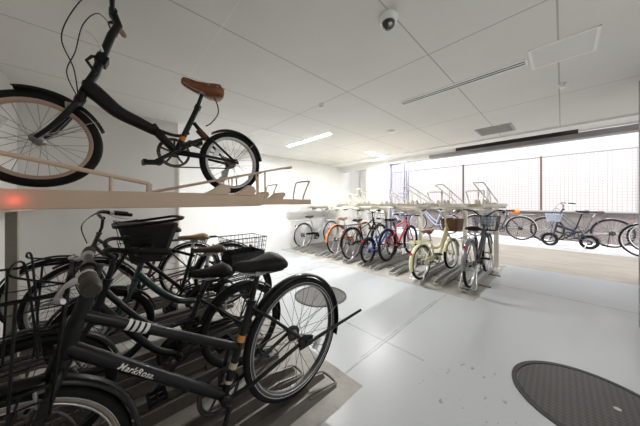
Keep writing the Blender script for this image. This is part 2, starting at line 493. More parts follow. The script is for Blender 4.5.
# ------------------------------------------------------------------ surface materials with masks
def nodes_mat(name):
    m = bpy.data.materials.new(name); m.use_nodes = True
    nt = m.node_tree; b = nt.nodes['Principled BSDF']
    tc = nt.nodes.new('ShaderNodeTexCoord'); sx = nt.nodes.new('ShaderNodeSeparateXYZ')
    nt.links.new(tc.outputs['Object'], sx.inputs[0])
    def math_(op, a, b_=None, c=None):
        n = nt.nodes.new('ShaderNodeMath'); n.operation = op
        for i, q in enumerate((a, b_, c)):
            if q is None: continue
            if isinstance(q, (int, float)): n.inputs[i].default_value = q
            else: nt.links.new(q, n.inputs[i])
        return n.outputs[0]
    def noise(scale, det=4, vec=None, rough=.55):
        n = nt.nodes.new('ShaderNodeTexNoise'); n.inputs['Scale'].default_value = scale; n.inputs['Detail'].default_value = det; n.inputs['Roughness'].default_value = rough
        nt.links.new(vec or tc.outputs['Object'], n.inputs['Vector']); return n.outputs['Fac']
    def ramp(f, p0, c0, p1, c1):
        n = nt.nodes.new('ShaderNodeValToRGB'); e = n.color_ramp.elements
        e[0].position = p0; e[1].position = p1; e[0].color = (*c0, 1); e[1].color = (*c1, 1)
        nt.links.new(f, n.inputs['Fac']); return n.outputs['Color']
    def mix(f, a, b_):
        n = nt.nodes.new('ShaderNodeMix'); n.data_type = 'RGBA'
        for s, q in ((0, f), (6, a), (7, b_)):
            if isinstance(q, tuple): n.inputs[s].default_value = (*q, 1)
            elif isinstance(q, (int, float)): n.inputs[s].default_value = q
            else: nt.links.new(q, n.inputs[s])
        return n.outputs[2]
    return m, nt, b, tc, sx, math_, noise, ramp, mix

def seam_mask(math_, c, places, w):
    out = None
    for p_ in places:
        k = math_('COMPARE', c, p_, w)
        out = k if out is None else math_('MAXIMUM', out, k)
    return out

def ceiling_mat():
    m, nt, b, tc, sx, M, noise, ramp, mix = nodes_mat('ceiling_board')
    base = ramp(noise(1.3), .35, (.75,.74,.71), .7, (.79,.78,.75))
    s = M('MAXIMUM', seam_mask(M, sx.outputs[1], [.02,.76,1.63,2.5,3.38,4.26], .005), seam_mask(M, sx.outputs[0], [1.95,3.75,5.53], .005))
    c = mix(s, base, (.46,.455,.44))
    c = mix(M('MULTIPLY', seam_mask(M, sx.outputs[0], [.595], .0045), .6), c, (.84,.84,.83))
    nt.links.new(c, b.inputs['Base Color']); b.inputs['Roughness'].default_value = .75
    return m
def wall_mat(name, c0, c1):
    m, nt, b, tc, sx, M, noise, ramp, mix = nodes_mat(name)
    base = ramp(noise(2.0), .3, c0, .75, c1)
    nt.links.new(base, b.inputs['Base Color']); b.inputs['Roughness'].default_value = .6
    return m
def floor_mat():
    m, nt, b, tc, sx, M, noise, ramp, mix = nodes_mat('painted_floor')
    X, Y = sx.outputs[0], sx.outputs[1]
    paint = ramp(noise(1.1, 5), .3, (.425,.445,.46), .75, (.445,.465,.48))
    worn = ramp(noise(22, 6, rough=.7), .45, (0,0,0), .85, (1,1,1))
    paint = mix(M('MULTIPLY', worn, .12), paint, (.40,.40,.39))
    # scattered dark chips of worn paint between manhole and the crack
    vs = nt.nodes.new('ShaderNodeMapping'); vs.inputs['Scale'].default_value = (9, 26, 1); vs.inputs['Rotation'].default_value = (0,0,.5)
    nt.links.new(tc.outputs['Object'], vs.inputs[0])
    chip = ramp(noise(1.0, 3, vs.outputs[0]),   .645, (0,0,0), .67, (1,1,1))
    near = M('MULTIPLY', M('COMPARE', X, 1.80, .30), M('COMPARE', Y, .42, .26))
    paint = mix(M('MULTIPLY', M('MULTIPLY', chip, near), .75), paint, (.19,.19,.19))
    # joints
    wob = M('MULTIPLY', M('SUBTRACT', noise(6, 3), .5), .02)
    Xw = M('ADD', X, wob); Yw = M('ADD', Y, wob)
    j = M('MULTIPLY', M('COMPARE', Yw, 1.09, .009), M('COMPARE', X, 2.5, 1.25))
    j = M('MAXIMUM', j, M('MULTIPLY', M('COMPARE', Yw, 1.115, .006), M('COMPARE', X, 2.3, .8)))
    j = M('MAXIMUM', j, M('MULTIPLY', M('COMPARE', Xw, 1.84, .007), M('COMPARE', Y, 1.25, .5)))
    j = M('MAXIMUM', j, M('MULTIPLY', M('COMPARE', Xw, 4.38, .011), M('COMPARE', Y, -.2, 1.0)))
    j = M('MAXIMUM', j, M('MULTIPLY', M('COMPARE', X, 2.8, .008), M('COMPARE', Y, 3.9, .7)))
    j = M('MAXIMUM', j, M('MULTIPLY', M('COMPARE', X, 2.35, .008), M('COMPARE', Y, 3.7, .55)))
    j = M('MAXIMUM', j, M('MULTIPLY', M('COMPARE', Y, 3.25, .008), M('COMPARE', X, 2.5, .6)))
    stain = ramp(noise(5, 4), .35, (.4,.4,.4), .6, (1,1,1))
    paint = mix(M('MULTIPLY', j, M('MULTIPLY', stain, .8)), paint, (.17,.165,.155))
    # repainted brighter patches
    conc = mix(ramp(noise(3.2, 6, rough=.65), .35, (0,0,0), .68, (1,1,1)), (.30,.28,.255), (.47,.45,.42))
    conc = mix(M('MULTIPLY', ramp(noise(14, 4), .6, (0,0,0), .75, (1,1,1)), .35), conc, (.20,.175,.15))
    edge = M('MULTIPLY', M('SUBTRACT', noise(7, 4), .5), .10)
    mk = M('MULTIPLY', M('LESS_THAN', M('ADD', X, M('MULTIPLY', edge, .15)), 1.28), M('GREATER_THAN', M('ADD', Y, M('MULTIPLY', edge, .15)), .93))
    mk2 = M('MULTIPLY', M('GREATER_THAN', M('ADD', X, edge), 3.42), M('GREATER_THAN', M('ADD', Y, edge), .76))
    mk2 = M('MULTIPLY', mk2, M('LESS_THAN', X, 5.86))
    mask = M('MAXIMUM', mk, mk2)
    col = mix(mask, paint, conc)
    nt.links.new(col, b.inputs['Base Color'])
    rg = M('ADD', M('MULTIPLY', mask, .45), M('ADD', .30, M('MULTIPLY', noise(18, 4), .06)))
    nt.links.new(rg, b.inputs['Roughness'])
    return m
def concrete_mat(name, c0, c1, streak=False):
    m, nt, b, tc, sx, M, noise, ramp, mix = nodes_mat(name)
    vec = None
    if streak:
        mp = nt.nodes.new('ShaderNodeMapping'); mp.inputs['Scale'].default_value = (2.5,.5,1); nt.links.new(tc.outputs['Object'], mp.inputs[0]); vec = mp.outputs[0]
    c = ramp(noise(2.2, 6, vec, .65), .3, c0, .72, c1)
    nt.links.new(c, b.inputs['Base Color']); b.inputs['Roughness'].default_value = .85
    return m
def iron_mat():
    m, nt, b, tc, sx, M, noise, ramp, mix = nodes_mat('cast_iron_cover')
    ck = nt.nodes.new('ShaderNodeTexChecker'); ck.inputs['Scale'].default_value = 46
    mp = nt.nodes.new('ShaderNodeMapping'); mp.inputs['Rotation'].default_value = (0,0,.78); nt.links.new(tc.outputs['Object'], mp.inputs[0]); nt.links.new(mp.outputs[0], ck.inputs['Vector'])
    c = mix(ck.outputs['Fac'], (.045,.043,.042), (.085,.082,.08))
    c = mix(M('MULTIPLY', noise(5, 4), .5), c, (.10,.095,.09))
    nt.links.new(c, b.inputs['Base Color']); b.inputs['Roughness'].default_value = .5; b.inputs['Metallic'].default_value = .3
    bp = nt.nodes.new('ShaderNodeBump'); bp.inputs['Strength'].default_value = .6; bp.inputs['Distance'].default_value = .003
    nt.links.new(ck.outputs['Fac'], bp.inputs['Height']); nt.links.new(bp.outputs['Normal'], b.inputs['Normal'])
    return m
def tile_wall_mat():
    """white outside wall with a square joint grid up to the coping"""
    m, nt, b, tc, sx, M, noise, ramp, mix = nodes_mat('white_outside_wall')
    base = ramp(noise(.8), .3, (.60,.575,.57), .7, (.64,.615,.61))
    nt.links.new(base, b.inputs['Base Color']); b.inputs['Roughness'].default_value = .8
    return m
def block_mat():
    m, nt, b, tc, sx, M, noise, ramp, mix = nodes_mat('grey_block_wall')
    Y, Z = sx.outputs[1], sx.outputs[2]
    base = ramp(noise(7, 5), .3, (.15,.13,.122), .7, (.22,.195,.185))
    jl = M('MAXIMUM', M('LESS_THAN', M('FRACT', M('MULTIPLY', Z, 5.0)), .06), M('LESS_THAN', M('FRACT', M('MULTIPLY', Y, 2.5)), .03))
    nt.links.new(mix(jl, base, (.13,.12,.115)), b.inputs['Base Color']); b.inputs['Roughness'].default_value = .85
    return m

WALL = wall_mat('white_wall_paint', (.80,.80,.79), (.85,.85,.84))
CONC = concrete_mat('beige_ramp_concrete', (.34,.30,.25), (.46,.42,.365), True)
ASPH = concrete_mat('pale_yard_concrete', (.55,.55,.57), (.68,.68,.70))
LINTEL = wall_mat('grey_lintel_paint', (.34,.325,.325), (.40,.385,.385))
SLOT = wall_mat('dark_slot', (.035,.026,.024), (.06,.045,.04))
FRAMEG = mat('violet_grey_frame', (.22,.22,.30), .4, .3)
IVORY = mat('ivory_rack_paint', (.66,.51,.38), .38, 0, .03, 12)
CREAM = mat('cream_rack_paint', (.74,.70,.61), .4, 0, .03, 12)
GREYST = mat('grey_tray_steel', (.17,.155,.14), .45, .35, .12, 20)
GALV = mat('galvanised_tray', (.40,.40,.39), .42, .5, .12, 25)
PLASTIC = mat('white_plastic', (.92,.92,.91), .35, 0, .02, 20)

# ------------------------------------------------------------------ room shell
CZ = 2.48
def S(name, x0, x1, y0, y1, z0, z1, m):
    return struct(name, MB().bbox(x0, x1, y0, y1, z0, z1), m)
XW, YF, YR, XD = -.70, 5.2, -.86, 5.9
struct('floor', MB().bbox(XW-.15, XD, YR-.15, YF+.15, -.12, 0), floor_mat())
struct('ceiling', MB().bbox(XW-.15, 5.58, YR-.15, YF+.15, CZ, CZ+.12), ceiling_mat())
S('wall_left', XW-.15, XW, YR-.15, YF+.15, 0, CZ, wall_mat('left_wall_shade_tint', (.62,.61,.59), (.67,.66,.64)))  # duller than the other walls: near-left shade is mixed into its colour
NICHE = wall_mat('niche_wall_shade_tint', (.70,.69,.665), (.75,.74,.715))  # shade of the niche put into the wall colour, below the far wall's tone
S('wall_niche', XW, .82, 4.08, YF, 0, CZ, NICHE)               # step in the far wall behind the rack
S('wall_far', .82, 6.75, YF, YF+.15, 0, CZ, WALL)
S('wall_back', XW-.15, 6.1, YR-.15, YR, 0, CZ, WALL)
S('wall_right', 3.5, 3.95, YR, -.535, 0, CZ, wall_mat('grey_pilaster', (.26,.26,.27),(.31,.31,.32)))
S('wall_corner', 5.9, 6.1, 3.4, 4.15, 0, CZ, WALL)            # white pier left of the opening
S('wall_recess', 6.45, 6.6, 4.0, YF+.1, 0, CZ+.05, WALL)
S('wall_front', 5.9, 6.1, 4.15, YF+.1, 2.3, CZ+.1, WALL)
S('trim_1', 5.9, 6.08, YR-2.2, 2.28, 2.36, 2.46, LINTEL)
S('trim_12', 5.9, 6.08, 2.28, 3.4, 2.36, CZ+.1, WALL)       # lintel over the opening
S('wall_facade', 5.9, 6.1, -5, 8, 2.58, 5.6, WALL)  # unseen upper wall, put in so the sun leaves the ramp in shadow
S('wall_facade.001', 5.9, 6.1, -5, YR-.15, 0, 2.58, WALL)
S('wall_facade.002', 6.45, 6.6, 5.3, 8, 0, 5.6, WALL)
S('trim_2', 5.58, 5.9, -.19, 1.68, CZ+.10, CZ+.13, SLOT)         # dark shutter slot
S('trim_3', 5.58, 5.9, YR-.15, -.19, CZ+.0, CZ+.03, mat('white_cover_panel', (.86,.86,.86), .5, 0, .02, 5))
S('trim_4', 5.58, 5.95, 1.68, YF+.1, CZ+.0, CZ+.03, WALL)
S('trim_5', 5.88, 5.9, -.19, 1.68, 2.445, CZ+.13, SLOT)
S('trim_13', 5.88, 5.9, 1.68, 2.28, 2.445, CZ+.01, WALL)
S('trim_14', 5.86, 5.9, YR, -.19, 2.465, CZ+.01, WALL)
S('trim_6', 5.57, 5.58, -.19, 1.68, CZ, CZ+.13, SLOT)
struct('trim_7', MB().tube([(6.35,4.75,0),(6.35,4.75,CZ)], .035, 10), mat('grey_pipe', (.45,.45,.44), .4))
struct('trim_8', MB().bbox(.822,.838,4.06,4.078,0,2.1), CREAM)

# window panel between the pier and the opening
win = MB()
for y in (3.38, 2.98, 2.86): win.bbox(5.96, 6.0, y-.018, y+.018, 0, 2.36)
for z in (.02, 2.34): win.bbox(5.965, 5.995, 2.86, 3.38, z-.018, z+.018)
wo = struct('window_1', win, FRAMEG)
def glass_mat():
    m = bpy.data.materials.new('clear_glass'); m.use_nodes = True
    nt = m.node_tree; b = nt.nodes['Principled BSDF']
    b.inputs['Base Color'].default_value = (.85,.87,.97,1); b.inputs['Transmission Weight'].default_value = 1; b.inputs['Roughness'].default_value = .02; b.inputs['IOR'].default_value = 1.2
    return m
obj('pane', MB().bbox(5.978, 5.982, 2.88, 3.36, .03, 2.33), glass_mat(), wo)

# outside ground: ramp up to the yard
ramp_mb = MB().prism([(5.9,-.12),(5.9,0),(7.35,.20),(7.35,-.12)], -6, 9)
struct('ground_ramp', ramp_mb, CONC)
S('ground_yard', 7.35, 11.5, -6, 12, -.12, .205, ASPH)
S('wall_yard', 9.25, 9.45, -6, 12, .2, 1.0, block_mat())
S('trim_9', 9.2, 9.5, -6, 12, 1.0, 1.04, mat('pale_coping', (.34,.33,.325), .7))
S('wall_neighbour', 10.6, 10.8, -8, 14, .2, 6.0, tile_wall_mat())
S('trim_10', 10.57, 10.6, -1.42, -1.38, .2, 6.0, mat('pale_joint', (.5,.49,.49), .7))
# ceiling rail that edges the ceiling before the shutter slot
S('trim_11', 5.30, 5.58, YR, YF, CZ-.03, CZ, mat('ceiling_edge', (.86,.86,.85), .5, 0, .02, 5))

# mesh fence standing on the block wall
def fence():
    t = thing('mesh_fence', 'tall white square-grid fence standing on the low block wall outside', 'fence', (9.35, 1.5, 1.04))
    g = MB()
    y0, y1 = -5.0, 7.5; z1 = 1.56
    y = y0
    while y <= y1: g.box((0, y, z1/2), (.009, .009, z1)); y += .075
    z = .04
    while z <= z1: g.box((0, (y0+y1)/2, z), (.009, y1-y0, .009)); z += .075
    obj('grid_panel', g, mat('pale_fence_wire', (.36,.335,.34), .5), t)
    obj('top_rail', MB().box((0,(y0+y1)/2,z1), (.03,y1-y0,.03)), mat('pale_fence_rail', (.36,.34,.345), .5), t)
    for y, m in ((-3.7,0),(-1.08,1),(.92,3),(3.0,2),(5.0,0)):
        o = obj('fence_post', MB().box((-.03,y,z1/2+.0), (.05,.05,z1+.04)), [mat('pale_post',(.55,.53,.54),.5), mat('rusty_brown_post',(.16,.09,.075),.5), mat('dark_violet_post',(.10,.10,.15),.5), mat('dark_brown_post',(.10,.075,.07),.5)][m], t)
        if m: o['label'] = ['', 'rusty brown post', 'dark violet grey post', 'dark brown post'][m]
fence()

# ------------------------------------------------------------------ ceiling and floor fittings
EMIT = mat('lit_tube', (1,1,1), .5, 0, .0, 5, emit=9, emit_col=(.97,1,1))
def tube_light(x, y, L, along, label):
    t = thing('ceiling_light', label, 'light', (x, y, CZ), PI/2 if along == 'y' else 0, 'ceiling tube lights')
    obj('housing', MB().bbox(-L/2-.02, L/2+.02, -.05, .05, -.014, 0), PLASTIC, t, .004)
    obj('tube', MB().bbox(-L/2,L/2,-.034,.034,-.026,-.0145), EMIT, t, .004)
tube_light(2.86, 3.4, 1.25, 'y', 'long lit ceiling tube light between the near rack and the bright far wall')
tube_light(5.05, 3.2, 1.0, 'x', 'shorter lit ceiling tube light just before the white pier and window')

t = thing('linear_diffuser', 'long slim slotted air diffuser recessed across the ceiling', 'vent', (2.67, .79, CZ))
obj('diffuser_frame', MB().bbox(-.055,-.035,-.57,.57,-.008,0).bbox(.035,.055,-.57,.57,-.008,0).bbox(-.055,.055,-.585,-.57,-.008,0).bbox(-.055,.055,.57,.585,-.008,0).bbox(-.006,.006,-.57,.57,-.007,0), PLASTIC, t)
obj('dark_slot', MB().bbox(-.035,.035,-.57,.57,-.003,0), mat('vent_shadow', (.12,.12,.12), .7), t)
t = thing('ventilation_grille', 'square grey louvred ventilation grille in the ceiling by the shutter slot', 'vent', (4.76,.77,CZ))
obj('grille_frame', MB().bbox(-.24,-.21,-.24,.24,-.012,0).bbox(.21,.24,-.24,.24,-.012,0).bbox(-.21,.21,-.24,-.21,-.012,0).bbox(-.21,.21,.21,.24,-.012,0), mat('grille_grey',(.36,.36,.36),.5), t)
g = MB()
for i in range(16): g.box((-.215+i*.0287, 0, -.006), (.018,.46,.003), Matrix.Rotation(.5,3,'Y'))
obj('louvres', g, mat('grille_grey',(.36,.36,.36),.5), t)
obj('backing', MB().bbox(-.23,.23,-.23,.23,-.002,0), mat('vent_shadow2', (.20,.20,.20), .7), t)
def hatch(x, y, s, label, thick):
    t = thing('access_hatch', label, 'hatch', (x, y, CZ), 0, 'ceiling access hatches')
    obj('hatch_frame', MB().bbox(-s/2,-s/2+.014,-s/2,s/2,-.006,0).bbox(s/2-.014,s/2,-s/2,s/2,-.004,0).bbox(-s/2,s/2,-s/2,-s/2+thick,-.005,0).bbox(-s/2,s/2,s/2-thick,s/2,-.005,0), PLASTIC, t)
    obj('hatch_panel', MB().bbox(-s/2+.016,s/2-.016,-s/2+thick+.004,s/2-thick-.004,-.003,0), mat('hatch_board',(.785,.775,.745),.7,0,.02,4), t)
hatch(2.68, 0.0, .38, 'square ceiling hatch with white end strips beside the slim diffuser', .02)
hatch(2.04, 3.6, .36, 'thin outlined ceiling hatch above the folding bicycle rear wheel', .014)
def sensor(x, y, r, h, label):
    t = thing('smoke_detector', label, 'smoke detector', (x, y, CZ), 0, 'ceiling detectors')
    obj('base', MB().lathe([(.0001,0),(r,0),(r,-h*.4),(.0001,-h*.4)], (0,0,0), 20, 'z'), PLASTIC, t)
    obj('sensor_cap', MB().lathe([(.0001,-h*.4),(r*.72,-h*.4),(r*.6,-h),(.0001,-h)], (0,0,0), 20, 'z'), PLASTIC, t)
sensor(1.96, 2.06, .035, .045, 'small white ceiling sensor on the joint above the saddle of the folding bicycle')
sensor(3.55, 2.0, .07, .028, 'flat round white detector between the tube light and the grey grille')
sensor(3.42, 0.0, .03, .05, 'small white ceiling sensor below the square hatch near the shutter slot')
t = thing('dome_camera', 'white security dome camera with a black lens ball on the ceiling', 'camera', (1.36,.785,CZ+.003))
obj('base', MB().lathe([(.0001,0),(.062,0),(.062,-.018),(.05,-.045),(.0001,-.045)], (0,0,0), 28, 'z'), PLASTIC, t)
dm = obj('dome', MB().lathe([(.0001,-.045)]+[(.043*math.cos(a), -.045-.045*math.sin(a)) for a in [i*PI/2/8 for i in range(8)]]+[(.0001,-.09)], (0,0,0), 24, 'z'), mat('smoked_dome',(.05,.05,.05),.08,0,.1,20,coat=.6), t)
obj('lens', MB().disc((-.02,-.024,-.078), .014, .012, 'z', 16), CHROME, dm)

IRON = iron_mat()
def manhole(x, y, r, label, m):
    t = thing('manhole_cover', label, 'manhole cover', (x, y, 0), 0, 'manhole covers')
    obj('cover_plate', MB().lathe([(.0001,-.01),(r-.035,-.01),(r-.035,.006),(.0001,.006)], (0,0,0), 56, 'z', True, False), m, t)
    obj('cover_ring', MB().lathe([(r-.03,-.01),(r,-.01),(r,.008),(r-.03,.008)], (0,0,0), 56, 'z', True, False), mat('iron_ring',(.05,.048,.046),.5,.4), t)
    pl = MB().lathe([(.0001,.006),(.016,.006),(.016,.0085),(.0001,.0085)], (.05,-.10,0), 14, 'z', True, False)
    obj('lifting_plug', pl, mat('worn_plug',(.42,.41,.39),.5), t)
manhole(2.20,-.13,.385,'large black patterned manhole cover in the bare painted floor',IRON)
IRON2 = mat('worn_grey_iron', (.085,.082,.08), .5, .3, .25, 70, bump=.4)
manhole(2.12,2.24,.35,'smaller grey manhole cover seen through the rear wheel by the rack',IRON2)

# ------------------------------------------------------------------ racks
RXY = lambda z: z
def upper_tray(label, loc, rz, group, m, big=False):
    """tray runs along +x; aisle end at x=0 (hoop), inner end at negative x"""
    t = thing('upper_bicycle_tray', label, 'bicycle tray', loc, rz, group)
    w = .085
    ch = MB()
    ch.bbox(-1.95, 0, -w, w, 0, .006)
    for s in (-1, 1):
        ch.bbox(-1.95, 0, s*w-.004, s*w+.004, 0, .046)
        ch.bbox(-1.95, 0, s*w-(.02 if s > 0 else 0), s*w+(0 if s > 0 else .02), .042, .048)
    obj('channel', ch, m, t)
    # pull hoop at the aisle end, leaning out
    hp = MB().tube(smooth_path([(-.09,-.075,.03),(-.075,-.082,.10),(-.04,-.098,.195),(-.022,-.085,.218),(-.022,.085,.218),(-.04,.098,.195),(-.075,.082,.10),(-.09,.075,.03)], 4), .0075, 7)
    obj('pull_hoop', hp, m, t)
    # rising guard rails joined at the aisle end
    gr = MB(); wy = .058
    gr.tube(smooth_path([(-1.20,-wy,.085),(-.75,-wy,.20),(-.26,-wy,.325),(-.20,-wy*.8,.335),(-.18,0,.337),(-.20,wy*.8,.335),(-.26,wy,.325),(-.75,wy,.20),(-1.20,wy,.085)], 4), .008, 7)
    for x, z in ((-1.2,.085),(-.47,.272)):
        for s in (-1, 1): gr.tube([(x, s*wy, z), (x, s*wy, .02)], .007, 6)
    for s in (-1,1): gr.tube([(-.55, s*wy, .25), (-.55, s*w, .03)], .006, 6)
    obj('guard_rail', gr, m, t)
    for x in (-.36,-.52):
        cl = MB()
        for s in (-1,1):
            cl.prism([(x-.09,.03),(x+.05,.03),(x+.10,.085),(x+.085,.11),(x+.04,.105),(x-.02,.06)], s*.045-.012, s*.045+.012)
        obj('wheel_clamp', cl, m, t, .006)
    return t

def lower_tray(label, loc, group, h=.03, rz=0, m=None):
    """floor tray along +x, aisle end at x=0, body toward -x"""
    m = m or GREYST
    t = thing('lower_bicycle_tray', label, 'bicycle tray', loc, rz, group)
    ch = MB(); w = .045; L = 1.62
    ch.bbox(-L, -.16, -w, w, h-.012, h-.006)
    for s in (-1, 1):
        y0, y1 = sorted((s*w, s*(w+.012)))
        ch.prism([(-L, h-.03),(-.0,h-.03+.0),(-.02,h+.01),(-.20,h+.048),(-L,h+.048)], y0, y1)
    obj('channel', ch, m, t)
    lp = MB().tube(smooth_path([(-.22,-.06,h+.03),(-.06,-.07,h+.012),(-.005,-.05,h+.0),(.0,.05,h+.0),(-.06,.07,h+.012),(-.22,.06,h+.03)], 4), .008, 7)
    obj('end_loop', lp, m, t)
    for x in (-1.5,-.45): obj('foot', MB().bbox(x-.03, x+.03, -.07, .07, 0, h-.008 if h > .02 else .012), m, t)
    fg = MB()
    for s in (-1,1): fg.tube(smooth_path([(-L+.05,s*.055,h+.03),(-L+.10,s*.055,h+.20),(-L+.20,s*.055,h+.26),(-L+.42,s*.055,h+.20),(-L+.50,s*.055,h+.03)],4), .007, 6)
    obj('wheel_guide', fg, m, t)
    return t

# --- near rack: inner posts along the left wall, arms toward the aisle
def rack_frame(name, label, xp, dirx, ys, y0, y1, zt, arm, m, front=True, brk=True, pw=.035):
    t = thing(name, label, 'bicycle rack', (xp, y0, 0))
    for y in ys:
        po = MB().bbox(-pw,pw,y-y0-pw,y-y0+pw,0,zt)
        po.bbox(-.07,.07,y-y0-.06,y-y0+.06,0,.01)
        p_ = obj('post', po, m if brk else mat('post_shade_tint',(.30,.275,.23),.5), t)  # near post: its shade is put into a darker rack colour
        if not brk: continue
        br = MB()
        q = [(dirx*.035,zt-.01),(dirx*arm,zt-.01),(dirx*arm,zt-.055),(dirx*.20,zt-.065),(dirx*.11,zt-.11),(dirx*.06,zt-.17),(dirx*.035,zt-.24)]
        br.prism(q, y-y0-.028, y-y0+.028)
        obj('bracket', br, m, p_)
    obj('cross_beam', MB().bbox(-.05,.05,0,y1-y0,zt,zt+.038), m, t)
    xa = dirx*(arm-.06)
    if front: obj('front_beam', MB().bbox(xa-.03,xa+.03,0,y1-y0,zt-.0,zt+.038), m, t)
    if front:
        for q in (.55, 1.3): obj('floor_rail', MB().bbox(dirx*q-.03,dirx*q+.03,0,y1-y0,0,.012), GREYST, t)
    return t
# ------------------------------------------------------------------ near rack (along the left wall)
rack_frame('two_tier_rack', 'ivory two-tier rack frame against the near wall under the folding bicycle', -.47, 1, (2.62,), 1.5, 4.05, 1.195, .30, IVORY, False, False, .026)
NT = 'upper trays of the near rack'
t1 = upper_tray('ivory upper tray carrying the black folding bicycle', (1.42,1.72,1.236), 0, NT, IVORY)
dup(t1, (1.42,2.27,1.236), 'empty ivory upper tray just behind the one with the folding bicycle')
# deep outer side beam of the tray that holds the folding bicycle
t = thing('tray_side_beam', 'deep ivory side beam in front of the folding bicycle with a red glow at one end', 'rack beam', (0,1.5,0))
bm_ = MB()
bm_.prism([(-1.0+.32,1.222),(.80,1.228),(.83,1.235),(.83,1.312),(-.68,1.305)], -.02, .02)
bm_.prism([(-.68,1.222),(.80,1.226),(.80,1.234),(-.68,1.230)], .02, .15)
obj('beam', bm_, IVORY, t, .004)
gd = MB().tube([(-.62,0,1.50),(-.3,0,1.447),(.17,0,1.352)], .010, 8, flat=.7)
gd.tube([(.17,0,1.352),(.17,0,1.29)], .013, 8, flat=.7)
gd.tube([(.02,0,1.375),(.02,0,1.29)], .008, 6)
gd.tube([(-.31,0,1.45),(-.31,0,1.25)], .010, 6)
obj('front_wheel_rail', gd, IVORY, t)
for x in (.52,.70):
    cl = MB().prism([(x-.10,1.30),(x+.05,1.30),(x+.075,1.33),(x+.06,1.365),(x+.02,1.372),(x-.03,1.335)], -.03, .015)
    obj('wheel_clamp', cl, IVORY, t, .006)

# lower trays
NL = 'lower floor trays of the near rack'
low_near = [(1.0,.155,'raised grey floor tray holding the bicycle with white frame bands'),
 (1.32,.03,'empty grey floor tray beside the bicycle with white frame bands'),
 (1.63,.03,'grey floor tray under the second black bicycle of the near rack'),
 (1.88,.06,'grey floor tray between the second black bicycle and the green one'),
 (2.12,.06,'grey floor tray under the green bicycle'),
 (2.52,.14,'grey floor tray under the bicycle with the tan saddle'),
 (2.82,.03,'empty grey floor tray beyond the bicycle with the tan saddle'),
 (3.1,.11,'grey floor tray under the last bicycle of the near rack'),
 (3.42,.03,'empty grey floor tray next to the step in the far wall'),]
for y, h, lab in low_near:
    lower_tray(lab, (1.03,y,0), NL, h)

# ------------------------------------------------------------------ far rack (before the opening)
rack_frame('two_tier_rack', 'cream two-tier rack frame in front of the bright opening', 5.45, -1, (.86,1.38,2.3,3.2,4.1,4.95), .72, 5.1, 1.15, 1.25, CREAM)
FT = 'empty upper trays of the far rack'
names = ['above the dark grey bicycle beside the end post', 'above the gap between the grey and cream bicycles', 'above the cream bicycle', 'above the red bicycle', 'above the blue bicycle', 'above the black bicycle', 'above the orange-wheeled bicycle', 'above the bare trays before the white bicycle', 'above the white bicycle by the wall']
tf = None
for i, nm in enumerate(names):
    lab = 'empty cream upper tray ' + nm
    loc = (3.48, .78+.5*i, 1.189)
    if tf is None: tf = upper_tray(lab, loc, PI, FT, CREAM)
    else: dup(tf, loc, lab, FT)
FL = 'lower floor trays of the far rack'
far_low = [(.92,.045,'grey floor tray under the dark grey bicycle at the rack end'),(1.27,.045,'empty floor tray between the grey and cream bicycles'),(1.58,.045,'grey floor tray under the cream bicycle'),
 (2.02,.045,'empty floor tray between the cream and red bicycles'),(2.42,.045,'grey floor tray under the red bicycle'),(2.70,.045,'grey floor tray under the blue bicycle'),(3.08,.045,'grey floor tray under the black bicycle of the far rack'),
 (3.4,.045,'empty floor tray between the black and orange-wheeled bicycles'),(3.66,.045,'grey floor tray under the orange-wheeled bicycle'),(3.95,.045,'first empty floor tray past the orange-wheeled bicycle'),(4.24,.045,'second empty floor tray past the orange-wheeled bicycle'),(4.53,.045,'empty floor tray beside the white bicycle'),(4.83,.045,'floor tray under the white bicycle by the wall')]
lt = None
for y, h, lab in far_low:
    if lt is None: lt = lower_tray(lab, (3.6,y,0), FL, h, PI, GALV)
    else: dup(lt, (3.6,y,0), lab, FL)

# ------------------------------------------------------------------ bicycles of the near rack
def city(**k):
    p = dict(R=.335, w=.038, wb=1.08, bb=(.44,.275), st=(.29,.70), sd=(.245,.84), ht=(.80,.85), hb=(.845,.715), hbar=(.775,.99), mat=BLACK, bar='city', crank=-40)
    p.update(k); return p
p = city(R=.318, Rf=.287, wb=.995, sT=.072, bb=(.405,.222), st=(.27,.60), sd=(.24,.775), ht=(.803,.815), hb=(.866,.60), hbar=(.812,.862), gripk=1.1, tr=.017, grip=mat('worn_brown_grip',(.03,.02,.015),.6), edge=ALU,
    tubes=[([(.83,.725),(.35,.415)], .0165), ([(.856,.64),(.405,.23)], [.021,.020])],
    rim=mat('tan_alloy_rim',(.42,.36,.30),.4,.4), rrim=DRIM, spoke=DSPOKE, rf=(38,200), ff=(10,188), stand='up', standend=(-.43,.13,.36), gears=True, light=None, postm=BLACK, leverm=ALU,
    fendm=BLACK, bar='straight', barm=BLACK, wref=[215], carrier=False, crank=-70, rearref=False, staym=STEEL, sL=.25, sW=.19)
p['bands'] = [((.83,.725),(.35,.415), .215, .345, 4, WHITEP)]; p['bandr'] = .0171
p['basket'] = dict(x=1.02, z0=.57, z1=.85, lx=.34, ly=.40, m=MBLACK, nx=5, nz=4, r=.0028, flare=.85)
A, Af = bike('black city bicycle with four white bands on its frame and a wide wire basket', (.775,1.01,.195), PI+.04, p, hi=True)
# ochre stickers on the seat tube
sk = MB(); a_, b_ = V((.405,.222)), V((.27,.60))
sk.tube([a_.lerp(b_,.55), a_.lerp(b_,.62)], .0178, 12)
so = obj('sticker', sk, mat('ochre_sticker',(.62,.28,.05),.4), Af)
for u0, u1 in ((.14,.17),(.28,.34)):
    sk = MB().tube([a_.lerp(b_,u0), a_.lerp(b_,u1)], .0178, 12)
    obj('sticker', sk, mat('beige_sticker',(.5,.42,.3),.4), Af)
